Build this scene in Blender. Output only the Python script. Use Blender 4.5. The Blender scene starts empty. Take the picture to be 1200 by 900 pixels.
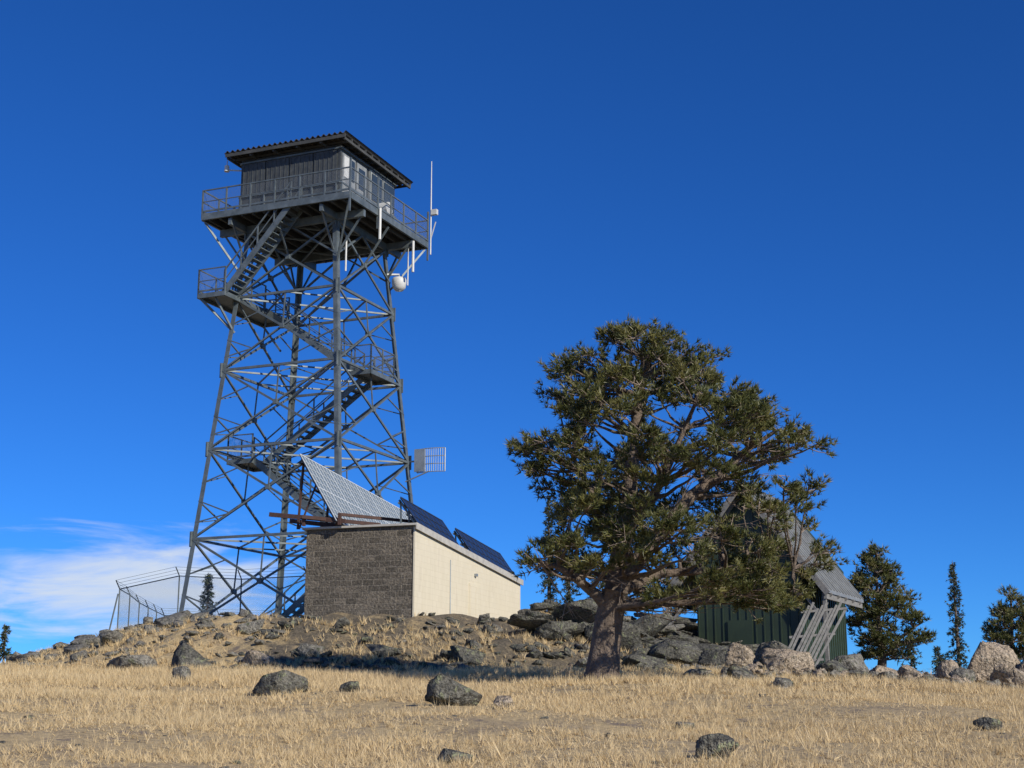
import bpy, bmesh, math, random
import numpy as np
from mathutils import Vector, Matrix, Quaternion

random.seed(7); rng=np.random.default_rng(11)
scene=bpy.context.scene
COL=scene.collection

# ------------------------------------------------------------------ terrain
def sm(a,b,t):
    t=np.clip((t-a)/(b-a),0,1); return t*t*(3-2*t)
PY=[-3000,-200,-50,0,10,20,30,38,44,50,74,88,120,200,500,3000,9000]
PZ=[-150,-16,-3.6,0,.72,1.46,2.2,2.76,3.1,3.3,3.3,2.5,-6,-30,-90,-200,-300]
def H(x,y,detail=True):
    x=np.asarray(x,float); y=np.asarray(y,float)
    z=np.interp(y,PY,PZ)*.5+np.interp(y-1.5,PY,PZ)*.25+np.interp(y+1.5,PY,PZ)*.25
    z=z-np.clip(np.abs(x)-34,0,500)*.16-np.clip(np.abs(x)-534,0,9000)*.02
    r=np.sqrt(((x+4)/17)**2+((y-60)/16)**2)
    z=z+1.95*(1-sm(.55,1.05,r))
    z=z-.3*sm(5,14,x)*sm(20,36,y)
    if detail:
        z=z+.05*np.sin(x*.9+y*.35)+.04*np.sin(x*.37-y*.8+1.3)+.025*np.sin(x*2.3+1)*np.sin(y*1.9)
        k=sm(42,46,y)*(1-sm(60,75,y))*(1-sm(15,24,np.abs(x+1)))
        z=z+k*(.10*np.sin(x*1.7+y*.9)*np.sin(y*1.3+.5)+.07*np.sin(x*3.1-y*2.2))
    return z
def Hs(x,y): return float(H(x,y))

# ------------------------------------------------------------------ materials
def new_mat(name):
    m=bpy.data.materials.new(name); m.use_nodes=True
    nt=m.node_tree; b=nt.nodes['Principled BSDF']; return m,nt,b
def N(nt,t,**k):
    n=nt.nodes.new(t)
    for a,v in k.items(): setattr(n,a,v)
    return n
def rgb(c): return (c[0],c[1],c[2],1)
def noise(nt,vec,scale,detail=4,rough=.55):
    n=N(nt,'ShaderNodeTexNoise'); n.inputs['Scale'].default_value=scale
    n.inputs['Detail'].default_value=detail; n.inputs['Roughness'].default_value=rough
    if vec: nt.links.new(vec,n.inputs['Vector'])
    return n.outputs['Fac']
def ramp(nt,fac,stops):
    r=N(nt,'ShaderNodeValToRGB'); e=r.color_ramp.elements
    e[0].position=stops[0][0]; e[0].color=rgb(stops[0][1])
    e[1].position=stops[-1][0]; e[1].color=rgb(stops[-1][1])
    for p,c in stops[1:-1]:
        q=e.new(p); q.color=rgb(c)
    nt.links.new(fac,r.inputs[0]); return r.outputs['Color']
def mixc(nt,f,a,b,mode='MIX'):
    m=N(nt,'ShaderNodeMix'); m.data_type='RGBA'; m.blend_type=mode
    if isinstance(f,(int,float)): m.inputs[0].default_value=f
    else: nt.links.new(f,m.inputs[0])
    for s,i in ((a,6),(b,7)):
        if isinstance(s,tuple): m.inputs[i].default_value=rgb(s)
        else: nt.links.new(s,m.inputs[i])
    return m.outputs[2]
def bump(nt,b,h,strength=.5,dist=.05):
    n=N(nt,'ShaderNodeBump'); n.inputs['Strength'].default_value=strength; n.inputs['Distance'].default_value=dist
    nt.links.new(h,n.inputs['Height']); nt.links.new(n.outputs[0],b.inputs['Normal'])
def coord(nt,k='Object'):
    return N(nt,'ShaderNodeTexCoord').outputs[k]
def mr(nt,v,a,b,c=0,d=1):
    q=N(nt,'ShaderNodeMapRange'); q.interpolation_type='SMOOTHSTEP'; nt.links.new(v,q.inputs[0])
    for i,t in enumerate((a,b,c,d)): q.inputs[i+1].default_value=t
    return q.outputs[0]
def mth(nt,op,a,bb=None):
    q=N(nt,'ShaderNodeMath',operation=op)
    for i,v in enumerate((a,bb)):
        if v is None: continue
        if isinstance(v,(int,float)): q.inputs[i].default_value=v
        else: nt.links.new(v,q.inputs[i])
    return q.outputs[0]
def simple(name,c1,c2=None,scale=3,rough=.7,metal=0,bs=0,bd=.02,bscale=30):
    m,nt,b=new_mat(name); c=coord(nt)
    c2=c2 or tuple(x*.7 for x in c1)
    f=noise(nt,c,scale,3,.65)
    nt.links.new(ramp(nt,f,[(.3,c1),(.7,c2)]),b.inputs['Base Color'])
    b.inputs['Roughness'].default_value=rough; b.inputs['Metallic'].default_value=metal
    if bs: bump(nt,b,noise(nt,c,bscale,3),bs,bd)
    return m

M_steel=simple('galvanised_steel',(.165,.195,.205),(.085,.105,.112),2.5,.5,.3)
M_steel_l=simple('pale_steel',(.34,.37,.38),(.24,.27,.29),4,.45,.4)
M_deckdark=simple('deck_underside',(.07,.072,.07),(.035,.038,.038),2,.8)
M_white=simple('white_paint',(.6,.61,.58),(.48,.48,.46),5,.5)
M_whitegrey=simple('weathered_panel',(.28,.30,.30),(.16,.17,.175),3,.6)
M_roofmetal=simple('roof_sheet',(.085,.085,.08),(.045,.045,.045),1.2,.6,.2)
M_brown=simple('stained_timber',(.09,.045,.033),(.05,.028,.022),6,.8)
M_greywood=simple('weathered_wood',(.25,.24,.22),(.14,.135,.125),8,.85,0,.4,.01,60)
M_conc=simple('concrete',(.4,.38,.35),(.28,.27,.25),6,.9,0,.4,.01,40)
M_trim=simple('roof_trim',(.50,.48,.42),(.36,.34,.30),4,.6)
M_cab=simple('cab_shutter',(.075,.083,.084),(.038,.043,.046),3.5,.6,.1)
M_glass,_nt,_b=new_mat('dark_glass'); _b.inputs['Base Color'].default_value=(.03,.045,.06,1); _b.inputs['Roughness'].default_value=.12
M_green=simple('green_metal_siding',(.036,.055,.03),(.024,.038,.022),1.5,.5)
M_shedroof=simple('shed_roof_metal',(.30,.31,.30),(.19,.195,.19),2,.5,.2)

def m_block():
    m,nt,b=new_mat('split_face_block'); c=coord(nt)
    s=N(nt,'ShaderNodeSeparateXYZ'); nt.links.new(c,s.inputs[0])
    cb=N(nt,'ShaderNodeCombineXYZ'); nt.links.new(mth(nt,'ADD',s.outputs[0],s.outputs[1]),cb.inputs[0]); nt.links.new(s.outputs[2],cb.inputs[1])
    br=N(nt,'ShaderNodeTexBrick'); nt.links.new(cb.outputs[0],br.inputs['Vector'])
    br.inputs['Scale'].default_value=1; br.inputs['Brick Width'].default_value=.41; br.inputs['Row Height'].default_value=.205
    br.inputs['Mortar Size'].default_value=.016; br.inputs['Mortar Smooth'].default_value=.3
    br.inputs['Color1'].default_value=(.24,.212,.172,1); br.inputs['Color2'].default_value=(.12,.107,.087,1); br.inputs['Mortar'].default_value=(.29,.262,.22,1)
    n1=noise(nt,c,11,4,.75)
    col=mixc(nt,.9,br.outputs['Color'],ramp(nt,n1,[(.35,(.35,.35,.35)),(.62,(1.25,1.2,1.12))]),'MULTIPLY')
    nt.links.new(col,b.inputs['Base Color']); b.inputs['Roughness'].default_value=.95
    h=N(nt,'ShaderNodeMath',operation='MULTIPLY_ADD'); nt.links.new(br.outputs['Fac'],h.inputs[0]); h.inputs[1].default_value=-.5
    nt.links.new(noise(nt,c,13,3,.75),h.inputs[2]); bump(nt,b,h.outputs[0],1.0,.14); return m
M_block=m_block()
def m_stucco():
    m,nt,b=new_mat('cream_painted_block'); c=coord(nt)
    mp=N(nt,'ShaderNodeMapping'); mp.inputs['Scale'].default_value=(1,2.2,.35); nt.links.new(c,mp.inputs[0])
    f=noise(nt,mp.outputs[0],1.3,5,.7)
    s=N(nt,'ShaderNodeSeparateXYZ'); nt.links.new(c,s.inputs[0])
    cb=N(nt,'ShaderNodeCombineXYZ'); nt.links.new(s.outputs[1],cb.inputs[0]); nt.links.new(s.outputs[2],cb.inputs[1])
    br=N(nt,'ShaderNodeTexBrick'); nt.links.new(cb.outputs[0],br.inputs['Vector']); br.inputs['Scale'].default_value=1
    br.inputs['Brick Width'].default_value=.41; br.inputs['Row Height'].default_value=.205; br.inputs['Mortar Size'].default_value=.008
    br.inputs['Color1'].default_value=(1,1,1,1); br.inputs['Color2'].default_value=(.97,.97,.96,1); br.inputs['Mortar'].default_value=(.9,.89,.87,1)
    a=ramp(nt,f,[(.3,(.60,.54,.40)),(.55,(.65,.59,.45)),(.8,(.53,.47,.35))])
    nt.links.new(mixc(nt,1.0,a,br.outputs['Color'],'MULTIPLY'),b.inputs['Base Color'])
    b.inputs['Roughness'].default_value=.9
    bump(nt,b,noise(nt,c,30,3),.35,.02); return m
M_stucco=m_stucco()

def m_mesh():
    m,nt,b=new_mat('wire_mesh'); uv=coord(nt,'UV')
    s=N(nt,'ShaderNodeSeparateXYZ'); nt.links.new(uv,s.inputs[0]); S=14.0
    p=mth(nt,'FRACT',mth(nt,'MULTIPLY',mth(nt,'ADD',s.outputs[0],s.outputs[1]),S))
    q=mth(nt,'FRACT',mth(nt,'MULTIPLY',mth(nt,'SUBTRACT',s.outputs[0],s.outputs[1]),S))
    w=mth(nt,'MAXIMUM',mth(nt,'LESS_THAN',p,.10),mth(nt,'LESS_THAN',q,.10))
    b.inputs['Base Color'].default_value=(.2,.225,.24,1); b.inputs['Roughness'].default_value=.5; b.inputs['Metallic'].default_value=.3
    nt.links.new(w,b.inputs['Alpha']); return m
M_mesh=m_mesh()

def m_cells(name,c1,c2,rough):
    m,nt,b=new_mat(name); c=coord(nt)
    v=N(nt,'ShaderNodeTexVoronoi'); v.inputs['Scale'].default_value=12; nt.links.new(c,v.inputs['Vector'])
    nt.links.new(mixc(nt,v.outputs['Distance'],c1,c2),b.inputs['Base Color'])
    b.inputs['Roughness'].default_value=rough; return m
M_cell=m_cells('solar_cells_glint',(.12,.16,.19),(.19,.23,.25),.35)  # cells coloured pale to carry the sun's glint on the big array
M_celld=m_cells('solar_cells_dark',(.012,.018,.035),(.02,.027,.05),.25)

def m_rock(name,c1,c2,lich,la=.58):
    m,nt,b=new_mat(name); c=coord(nt)
    base=ramp(nt,noise(nt,c,1.3,4,.7),[(.3,c1),(.7,c2)])
    f=noise(nt,c,5.5,4,.7)
    col=mixc(nt,mr(nt,f,la,la+.06),base,lich)
    dk=ramp(nt,noise(nt,c,14,3,.7),[(.35,(.3,.3,.3)),(.6,(1.15,1.15,1.15))])
    col=mixc(nt,1.0,col,dk,'MULTIPLY')
    nt.links.new(col,b.inputs['Base Color']); b.inputs['Roughness'].default_value=.92
    bump(nt,b,noise(nt,c,6,4,.75),1.0,.18); return m
M_rockd=m_rock('lichen_rock',(.075,.072,.06),(.20,.19,.155),(.24,.25,.145),.56)
M_rockg=m_rock('grey_rock',(.17,.16,.135),(.30,.28,.235),(.14,.15,.09))
M_rockt=m_rock('tan_granite',(.42,.325,.225),(.52,.43,.32),(.26,.24,.19),.62)

def m_ground():
    m,nt,b=new_mat('dry_meadow'); c=coord(nt)
    a=ramp(nt,noise(nt,c,.55,4,.65),[(.3,(.44,.335,.18)),(.5,(.52,.405,.225)),(.7,(.32,.25,.16))])
    f=noise(nt,c,11,4,.8)
    a=mixc(nt,1.0,a,ramp(nt,f,[(.3,(.45,.43,.41)),(.65,(1.15,1.12,1.05))]),'MULTIPLY')
    g=noise(nt,c,1.6,4,.75)
    a=mixc(nt,mr(nt,g,.54,.66),a,(.20,.155,.11))
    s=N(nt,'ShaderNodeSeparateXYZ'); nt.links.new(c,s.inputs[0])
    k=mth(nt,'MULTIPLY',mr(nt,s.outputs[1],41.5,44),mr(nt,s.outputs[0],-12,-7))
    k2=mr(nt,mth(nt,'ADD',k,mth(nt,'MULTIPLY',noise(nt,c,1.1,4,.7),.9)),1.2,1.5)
    a=mixc(nt,k2,a,ramp(nt,f,[(.35,(.04,.034,.025)),(.65,(.17,.14,.095))]))  # dark soil and rock debris, with the pine's shadow deepened into the colour
    nt.links.new(a,b.inputs['Base Color']); b.inputs['Roughness'].default_value=1
    bump(nt,b,f,.8,.06); return m
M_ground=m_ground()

def m_leaf(name,c1,c2,c3,tr=.25,sc=1.4,lo=.45,hi=.68):
    m,nt,b=new_mat(name)
    g=N(nt,'ShaderNodeNewGeometry'); c=coord(nt)
    f=noise(nt,c,sc,2)
    a=mixc(nt,g.outputs['Random Per Island'],c1,c2)
    a=mixc(nt,mr(nt,f,lo,hi),a,c3)
    nt.links.new(a,b.inputs['Base Color']); b.inputs['Roughness'].default_value=.5
    if tr:
        t=N(nt,'ShaderNodeBsdfTranslucent'); nt.links.new(a,t.inputs[0])
        mx=N(nt,'ShaderNodeMixShader'); mx.inputs[0].default_value=tr
        nt.links.new(b.outputs[0],mx.inputs[1]); nt.links.new(t.outputs[0],mx.inputs[2])
        nt.links.new(mx.outputs[0],nt.nodes['Material Output'].inputs[0])
    return m
M_pine=m_leaf('pine_needles',(.052,.066,.018),(.135,.14,.038),(.20,.185,.058),.2)
M_spruce=m_leaf('spruce_needles',(.03,.048,.025),(.06,.08,.035),(.07,.085,.04),.15)
M_grass=m_leaf('dry_grass',(.82,.65,.37),(.48,.355,.185),(.70,.54,.295),.28,.5)
M_bark=simple('bark',(.19,.145,.11),(.085,.065,.05),5,.95,0,1.0,.08,12)
M_twig=simple('grey_twig',(.30,.24,.19),(.17,.13,.10),5,.9)

# ------------------------------------------------------------------ mesh helpers
class MB:
    def __init__(s): s.v=[]; s.f=[]; s.m=[]
    def quadbox(s,pts,mi=0):
        n=len(s.v); s.v+= [tuple(p) for p in pts]
        for q in ((0,3,2,1),(4,5,6,7),(0,1,5,4),(1,2,6,5),(2,3,7,6),(3,0,4,7)):
            s.f.append(tuple(n+i for i in q)); s.m.append(mi)
    def box(s,a,b,mi=0):
        x0,y0,z0=a; x1,y1,z1=b
        s.quadbox([(x0,y0,z0),(x1,y0,z0),(x1,y1,z0),(x0,y1,z0),(x0,y0,z1),(x1,y0,z1),(x1,y1,z1),(x0,y1,z1)],mi)
    def beam(s,p,q,w,h=None,mi=0,up=(0,0,1)):
        h=h or w; p=Vector(p); q=Vector(q); d=(q-p).normalized(); u=Vector(up)
        if abs(d.dot(u))>.98: u=Vector((0,1,0))
        r=d.cross(u).normalized(); u=r.cross(d).normalized()
        c=[]
        for e in (p,q):
            c+=[e-r*w/2-u*h/2,e+r*w/2-u*h/2,e+r*w/2+u*h/2,e-r*w/2+u*h/2]
        s.quadbox(c,mi)
    def angle(s,p,q,w,t,dirs,mi=0):
        p=Vector(p); q=Vector(q); sx,sy=dirs
        o=Vector((sx*w/2,0,0)); s.beam(p+o,q+o,w,t,mi,(0,1,0))
        o=Vector((0,sy*w/2+sy*t/2,0))
        s.beam(p+o,q+o,w,t,mi,(1,0,0))
    def tube(s,path,rad,n=6,mi=0,cap=True,jit=0):
        path=[Vector(p) for p in path]; base=len(s.v); k=len(path)
        ref=Vector((.3,.9,.1))
        for i,p in enumerate(path):
            d=(path[min(i+1,k-1)]-path[max(i-1,0)]).normalized()
            rr=Vector((1,0,0)) if abs(d.dot(ref))>.95 else ref
            a=d.cross(rr).normalized(); b=d.cross(a)
            for j in range(n):
                t=2*math.pi*j/n; q=rad[i]*(1+jit*math.sin(j*2.4+i*.3)); s.v.append(tuple(p+(a*math.cos(t)+b*math.sin(t))*q))
        for i in range(k-1):
            for j in range(n):
                s.f.append((base+i*n+j,base+i*n+(j+1)%n,base+(i+1)*n+(j+1)%n,base+(i+1)*n+j)); s.m.append(mi)
        if cap:
            s.f.append(tuple(base+j for j in range(n))); s.m.append(mi)
            s.f.append(tuple(base+(k-1)*n+j for j in reversed(range(n)))); s.m.append(mi)
    def obj(s,name,mats,parent=None,smooth=False,loc=None):
        me=bpy.data.meshes.new(name); me.from_pydata(s.v,[],s.f)
        for m in (mats if isinstance(mats,list) else [mats]): me.materials.append(m)
        me.polygons.foreach_set('material_index',s.m)
        if smooth: me.polygons.foreach_set('use_smooth',[True]*len(s.f))
        me.update(); o=bpy.data.objects.new(name,me); COL.objects.link(o)
        if parent: o.parent=parent
        if loc is not None: o.location=loc
        return o
def empty(name,loc,rz=0):
    e=bpy.data.objects.new(name,None); e.empty_display_size=.5; COL.objects.link(e)
    e.location=loc; e.rotation_euler=(0,0,rz); return e
def np_mesh(name,verts,tris,mat,parent=None,loc=None):
    me=bpy.data.meshes.new(name); nv=len(verts); nf=len(tris); k=tris.shape[1]
    me.vertices.add(nv); me.vertices.foreach_set('co',verts.astype(np.float32).ravel())
    me.loops.add(nf*k); me.loops.foreach_set('vertex_index',tris.astype(np.int32).ravel())
    me.polygons.add(nf); me.polygons.foreach_set('loop_start',np.arange(0,nf*k,k,dtype=np.int32))
    try: me.polygons.foreach_set('loop_total',np.full(nf,k,dtype=np.int32))
    except Exception: pass
    me.update(calc_edges=True); me.validate(); me.materials.append(mat)
    o=bpy.data.objects.new(name,me); COL.objects.link(o)
    if parent: o.parent=parent
    if loc is not None: o.location=loc
    return o
class MeshPanels:
    def __init__(s): s.q=[]; s.uv=[]
    def add(s,a,b,c,d):
        s.q.append([a,b,c,d]); L=(Vector(b)-Vector(a)).length; h=(Vector(d)-Vector(a)).length
        s.uv+= [(0,0),(L,0),(L,h),(0,h)]
    def obj(s,name,parent=None):
        v=[];f=[]
        for q in s.q:
            n=len(v); v+=[tuple(p) for p in q]; f.append((n,n+1,n+2,n+3))
        me=bpy.data.meshes.new(name); me.from_pydata(v,[],f); me.materials.append(M_mesh)
        uv=me.uv_layers.new(name='UVMap')
        for i,t in enumerate(s.uv): uv.data[i].uv=t
        o=bpy.data.objects.new(name,me); COL.objects.link(o)
        if parent: o.parent=parent
        return o

# ------------------------------------------------------------------ ground
def axis(lo,hi,step,far):
    a=list(np.arange(lo,hi+step/2,step)); g=step; x=hi; r=[]
    while x<far: g*=1.18; x+=g; r.append(x)
    g=step; x=lo; l=[]
    while x>-far: g*=1.18; x-=g; l.append(x)
    return np.array(l[::-1]+a+r)
xs=axis(-26,26,.3,5000); ys=axis(8,75,.3,5000)
X,Y=np.meshgrid(xs,ys); Z=H(X,Y)
nx,ny=len(xs),len(ys)
V=np.stack([X.ravel(),Y.ravel(),Z.ravel()],1)
ii,jj=np.meshgrid(np.arange(nx-1),np.arange(ny-1)); b0=(jj*nx+ii).ravel()
Q=np.stack([b0,b0+1,b0+nx+1,b0+nx],1)
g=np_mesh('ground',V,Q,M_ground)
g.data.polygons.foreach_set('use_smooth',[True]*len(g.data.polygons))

# ------------------------------------------------------------------ lookout tower
TC=(-8.66,62.8); TZ=5.15
tower=empty('fire_lookout_tower',(TC[0],TC[1],TZ),math.radians(-23))
LV=[0,3.95,7.75,11.2,14.45,17.45]
def HH(z): return 3.83-1.58*z/17.45
cs=[(-1,-1),(1,-1),(1,1),(-1,1)]
def cp(i,z): h=HH(z); return Vector((cs[i][0]*h,cs[i][1]*h,z))
legs=MB(); br=MB()
for i in range(4):
    legs.angle(cp(i,-.5),cp(i,17.5),.2,.03,(-cs[i][0],-cs[i][1]))
    for z in LV[1:]:
        c=cp(i,z); legs.beam(c-Vector((0,0,.32)),c+Vector((0,0,.32)),.24,.036,0,(0,1,0)); legs.beam(c-Vector((0,0,.3)),c+Vector((0,0,.3)),.04,.24,0,(0,1,0))
for i in range(4):
    j=(i+1)%4
    for k in range(5):
        z0,z1=LV[k],LV[k+1]
        A,B,C,D=cp(i,z0),cp(j,z0),cp(j,z1),cp(i,z1)
        br.beam(A,C,.09,.07); br.beam(B,D,.07,.09)
        br.beam(D,C,.1,.1)
        wa=(B-A).length; wd=(C-D).length; t=wa/(wa+wd)
        X0=A.lerp(C,t)
        br.box(X0-Vector((.1,.1,.1)),X0+Vector((.1,.1,.1)))
        if k<4: 
            m1=A.lerp(X0,.5); m2=B.lerp(X0,.5); m3=C.lerp(X0,.5); m4=D.lerp(X0,.5)
            br.beam(m1,A.lerp(D,.42),.055); br.beam(m2,B.lerp(C,.42),.055)
            br.beam(m1,A.lerp(D,.18),.045); br.beam(m2,B.lerp(C,.18),.045)
            br.beam(m4,A.lerp(D,.62),.045); br.beam(m3,B.lerp(C,.62),.045)
            br.beam(X0,(D+C)/2,.05)
for z in LV[1:]:
    br.beam(cp(0,z),cp(2,z),.07); br.beam(cp(1,z)-Vector((0,0,.1)),cp(3,z)-Vector((0,0,.1)),.07)
    mid=[(cp(i,z)+cp((i+1)%4,z))/2 for i in range(4)]
    for i in range(4): br.beam(mid[i],mid[(i+1)%4],.06)
legs.obj('legs',M_steel,tower); br.obj('bracing',M_steel,tower)
ft=MB()
for i in range(4):
    c=cp(i,0); ft.box((c.x-.45,c.y-.45,-.9),(c.x+.45,c.y+.45,.12))
ft.obj('footings',M_conc,tower)

D=3.65; dz0,dz1=17.7,18.05
dk=MB()
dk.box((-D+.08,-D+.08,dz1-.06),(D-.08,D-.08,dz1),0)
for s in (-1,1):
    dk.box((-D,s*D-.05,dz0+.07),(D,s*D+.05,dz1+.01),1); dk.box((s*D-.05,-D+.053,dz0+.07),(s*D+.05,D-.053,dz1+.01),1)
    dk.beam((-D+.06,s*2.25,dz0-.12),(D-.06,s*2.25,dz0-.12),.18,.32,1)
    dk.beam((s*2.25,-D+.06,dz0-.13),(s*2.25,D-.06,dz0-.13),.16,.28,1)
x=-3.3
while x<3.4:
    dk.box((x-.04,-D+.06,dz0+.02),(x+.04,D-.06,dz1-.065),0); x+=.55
for s in (-1,1):
    for t in (-1,0,1):
        dk.beam((s*2.4,t*2.2,16.1),(s*(D-.1),t*2.2,dz0-.02),.07,.07,1)
        dk.beam((t*2.2,s*2.4,16.1),(t*2.2,s*(D-.1),dz0-.02),.07,.07,1)
for i in range(4):
    dk.beam(cp(i,15.6),(cs[i][0]*(D-.1),cs[i][1]*(D-.1),dz0),.08,.08,1)
for i in range(4):
    j=(i+1)%4; m=(cp(i,17.45)+cp(j,17.45))/2
    dk.beam(cp(i,15.9),m,.08,.08,1); dk.beam(cp(j,15.9),m,.08,.08,1)
dk.obj('deck',[M_deckdark,M_steel],tower)

def rail(mb,mp,pts,z,h=1.08,sp=1.25,closed=False,w=.05,mesh=True):
    n=len(pts); rg=range(n if closed else n-1)
    for i in rg:
        a=Vector((*pts[i],z)); b=Vector((*pts[(i+1)%n],z)); L=(b-a).length; k=max(1,round(L/sp))
        for q in range(k+ (0 if closed else 1)):
            p=a.lerp(b,q/k); mb.beam(p-Vector((0,0,.2)),p+Vector((0,0,h+.02)),w*1.2)
        mb.beam(a+Vector((0,0,h)),b+Vector((0,0,h)),w,w)
        mb.beam(a+Vector((0,0,h*.52)),b+Vector((0,0,h*.52)),w*.7,w*.7)
        mb.beam(a+Vector((0,0,.12)),b+Vector((0,0,.12)),w*.7,w*1.6)
        if mesh: mp.add(a+Vector((0,0,.05)),b+Vector((0,0,.05)),b+Vector((0,0,h)),a+Vector((0,0,h)))
rl=MB(); mp=MeshPanels()
rail(rl,mp,[(-D,-D),(D,-D),(D,D),(-D,D)],dz1,closed=True)
for (px_,py_) in ((D,-D),(D,-1.2),(D,D)):
    rl.beam((px_,py_,dz0-.5),(px_,py_,dz1+1.5),.07)

st=MB()
def stair(x0,z0,x1,z1,y,w=.85):
    for s in (-1,1):
        yy=y+s*w/2
        st.beam((x0,yy,z0-.05),(x1,yy,z1-.05),.05,.26)
        st.beam((x0,yy,z0+.95),(x1,yy,z1+.95),.05,.05); st.beam((x0,yy,z0+.5),(x1,yy,z1+.5),.035,.035)
        for k in range(5):
            t=k/4; px=x0+(x1-x0)*t; pz=z0+(z1-z0)*t
            st.beam((px,yy,pz),(px,yy,pz+.95),.05)
    n=int(abs(z0-z1)/.2)
    for k in range(n):
        t=(k+.5)/n; px=x0+(x1-x0)*t; pz=z0+(z1-z0)*t
        st.box((px-.13,y-w/2+.03,pz-.02),(px+.13,y+w/2-.03,pz+.02))
def landing(x0,x1,y0,y1,z):
    st.box((x0+.03,y0+.03,z-.06),(x1-.03,y1-.03,z-.001))
    for (a,b) in (((x0,y0),(x1,y0)),((x0,y1),(x1,y1)),((x0,y0),(x0,y1)),((x1,y0),(x1,y1))):
        st.beam((*a,z-.1),(*b,z-.1),.07,.2)
stair(.75,18.0,-2.4,14.45,-3.15)
stair(-2.3,14.45,2.3,11.2,-.05); stair(2.2,11.2,-2.7,7.75,.95)
stair(-2.6,7.75,2.2,3.95,-.05); stair(2.2,3.95,-2.6,.1,.95)
landing(-3.65,-2.3,-3.65,1.5,14.45); rail(st,mp,[(-2.3,-3.65),(-3.65,-3.65),(-3.65,1.5),(-2.3,1.5)],14.45,w=.045)
rail(st,mp,[(-2.3,-2.7),(-2.3,-.5)],14.45,w=.045)
landing(2.2,3.15,-.6,1.5,11.2); rail(st,mp,[(2.2,-.6),(3.15,-.6),(3.15,1.5),(2.2,1.5)],11.2,w=.045)
landing(-3.85,-2.6,-.6,1.5,7.75); rail(st,mp,[(-2.6,-.6),(-3.85,-.6),(-3.85,1.5),(-2.6,1.5)],7.75,w=.045)
landing(2.2,3.4,-.6,1.5,3.95); rail(st,mp,[(2.2,-.6),(3.4,-.6),(3.4,1.5),(2.2,1.5)],3.95,w=.045)
st.beam((-2.3,-3.6,14.3),(-2.3,2.4,14.3),.12); st.beam((-3.6,-3.6,14.3),(-2.5,-2.5,12.9),.09)
st.beam((-3.6,1.4,14.3),(-2.6,1.4,13.0),.08); st.beam((-2.9,-3.5,14.3),(-2.5,-2.55,12.9),.08)
st.obj('stairs',M_steel,tower); rl.obj('railing',M_steel,tower); mp.obj('railing_mesh',tower)

# cab
c=2.5; cz0,cz1=18.055,20.75
cb=MB(); cb.box((-c,-c,cz0),(c,c,cz1),0)
def panel(face,u0,u1,z0,z1,mi,t=.05):
    if face=='F': cb.box((u0,-c-t,z0),(u1,-c-.003,z1),mi)
    if face=='R': cb.box((c+.003,u0,z0),(c+t,u1,z1),mi)
    if face=='B': cb.box((u0,c+.003,z0),(u1,c+t,z1),mi)
    if face=='L': cb.box((-c-t,u0,z0),(-c-.003,u1,z1),mi)
for f in 'FRBL':
    mf=3 if f=='R' else 0
    for k in range(4):
        a=-c+.12+k*1.2
        if f=='R' and k in(0,1): continue
        panel(f,a,a+1.12,cz0+1.05,cz1-.22,mf)
        for q in range(5):
            panel(f,a+.02+q*.225,a+.06+q*.225,cz0+1.08,cz1-.25,1 if f!='F' else 0,.07)
    for zz in (cz0+.02,cz0+.95,cz1-.2):
        panel(f,-c-.02,c+.02,zz,zz+.07,1,.085)
    for k in range(5):
        a=-c+k*1.2+.02; panel(f,a,a+.06,cz0+.11,cz0+.94,1,.08)
panel('R',-1.15,-.3,cz0+.12,cz1-.35,3,.06); panel('R',-1.0,-.45,cz0+1.2,cz1-.55,2,.08)
panel('R',-2.4,-1.3,cz0+.3,cz1-.35,3,.06); panel('R',-2.3,-1.9,cz0+1.3,cz1-.45,4,.08); panel('R',-1.82,-1.4,cz0+1.3,cz1-.45,2,.085)
panel('R',.2,1.1,cz0+1.1,cz1-.4,2,.09); panel('R',1.35,2.3,cz0+1.1,cz1-.4,2,.09)
cb.obj('cab_walls',[M_cab,M_steel,M_glass,M_whitegrey,M_white],tower)
R=3.05; RY=3.25; rf=MB(); rz=20.98
nw=220; pts=[]
for iy,y in enumerate((-R-.02,RY+.02)):
    for k in range(nw+1):
        x=-R+2*R*k/nw; pts.append((x,y,rz-.02*y+.05*math.sin(2*math.pi*x/.27)))
n0=0; rf.v+=pts; rf.v+=[(p[0],p[1],p[2]-.03) for p in pts]
W=nw+1
for k in range(nw):
    rf.f.append((n0+k,n0+k+1,n0+W+k+1,n0+W+k)); rf.m.append(0)
    o=n0+2*W; rf.f.append((o+k,o+W+k,o+W+k+1,o+k+1)); rf.m.append(0)
    rf.f.append((n0+k,o+k,o+k+1,n0+k+1)); rf.m.append(0)
    rf.f.append((n0+W+k,n0+W+k+1,o+W+k+1,o+W+k)); rf.m.append(0)
for k in range(11):
    y=-R+.08+k*(R+RY-.16)/10
    rf.beam((-R+.08,y,rz-.13-.02*y),(R-.08,y,rz-.13-.02*y),.06,.11,1)
for k in range(6):
    x=-R+.12+k*(2*R-.24)/5
    rf.beam((x,-R+.06,rz-.19),(x,RY-.06,rz-.3),.08,.11,1)
rf.box((-R+.04,-R+.0,rz-.17),(R-.04,-R+.03,rz-.02),1)
rf.box((-c,-c,cz1-.02),(c,c,rz-.3),1)
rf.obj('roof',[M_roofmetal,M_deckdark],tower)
fx=MB()
fx.tube([(D+.1,D+.1,dz0-.2),(D+.1,D+.1,dz1+2.2)],[.035,.03],8); fx.tube([(D+.1,D+.1,dz1+2.2),(D+.1,D+.1,dz1+4.0)],[.03,.018],8)
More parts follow.
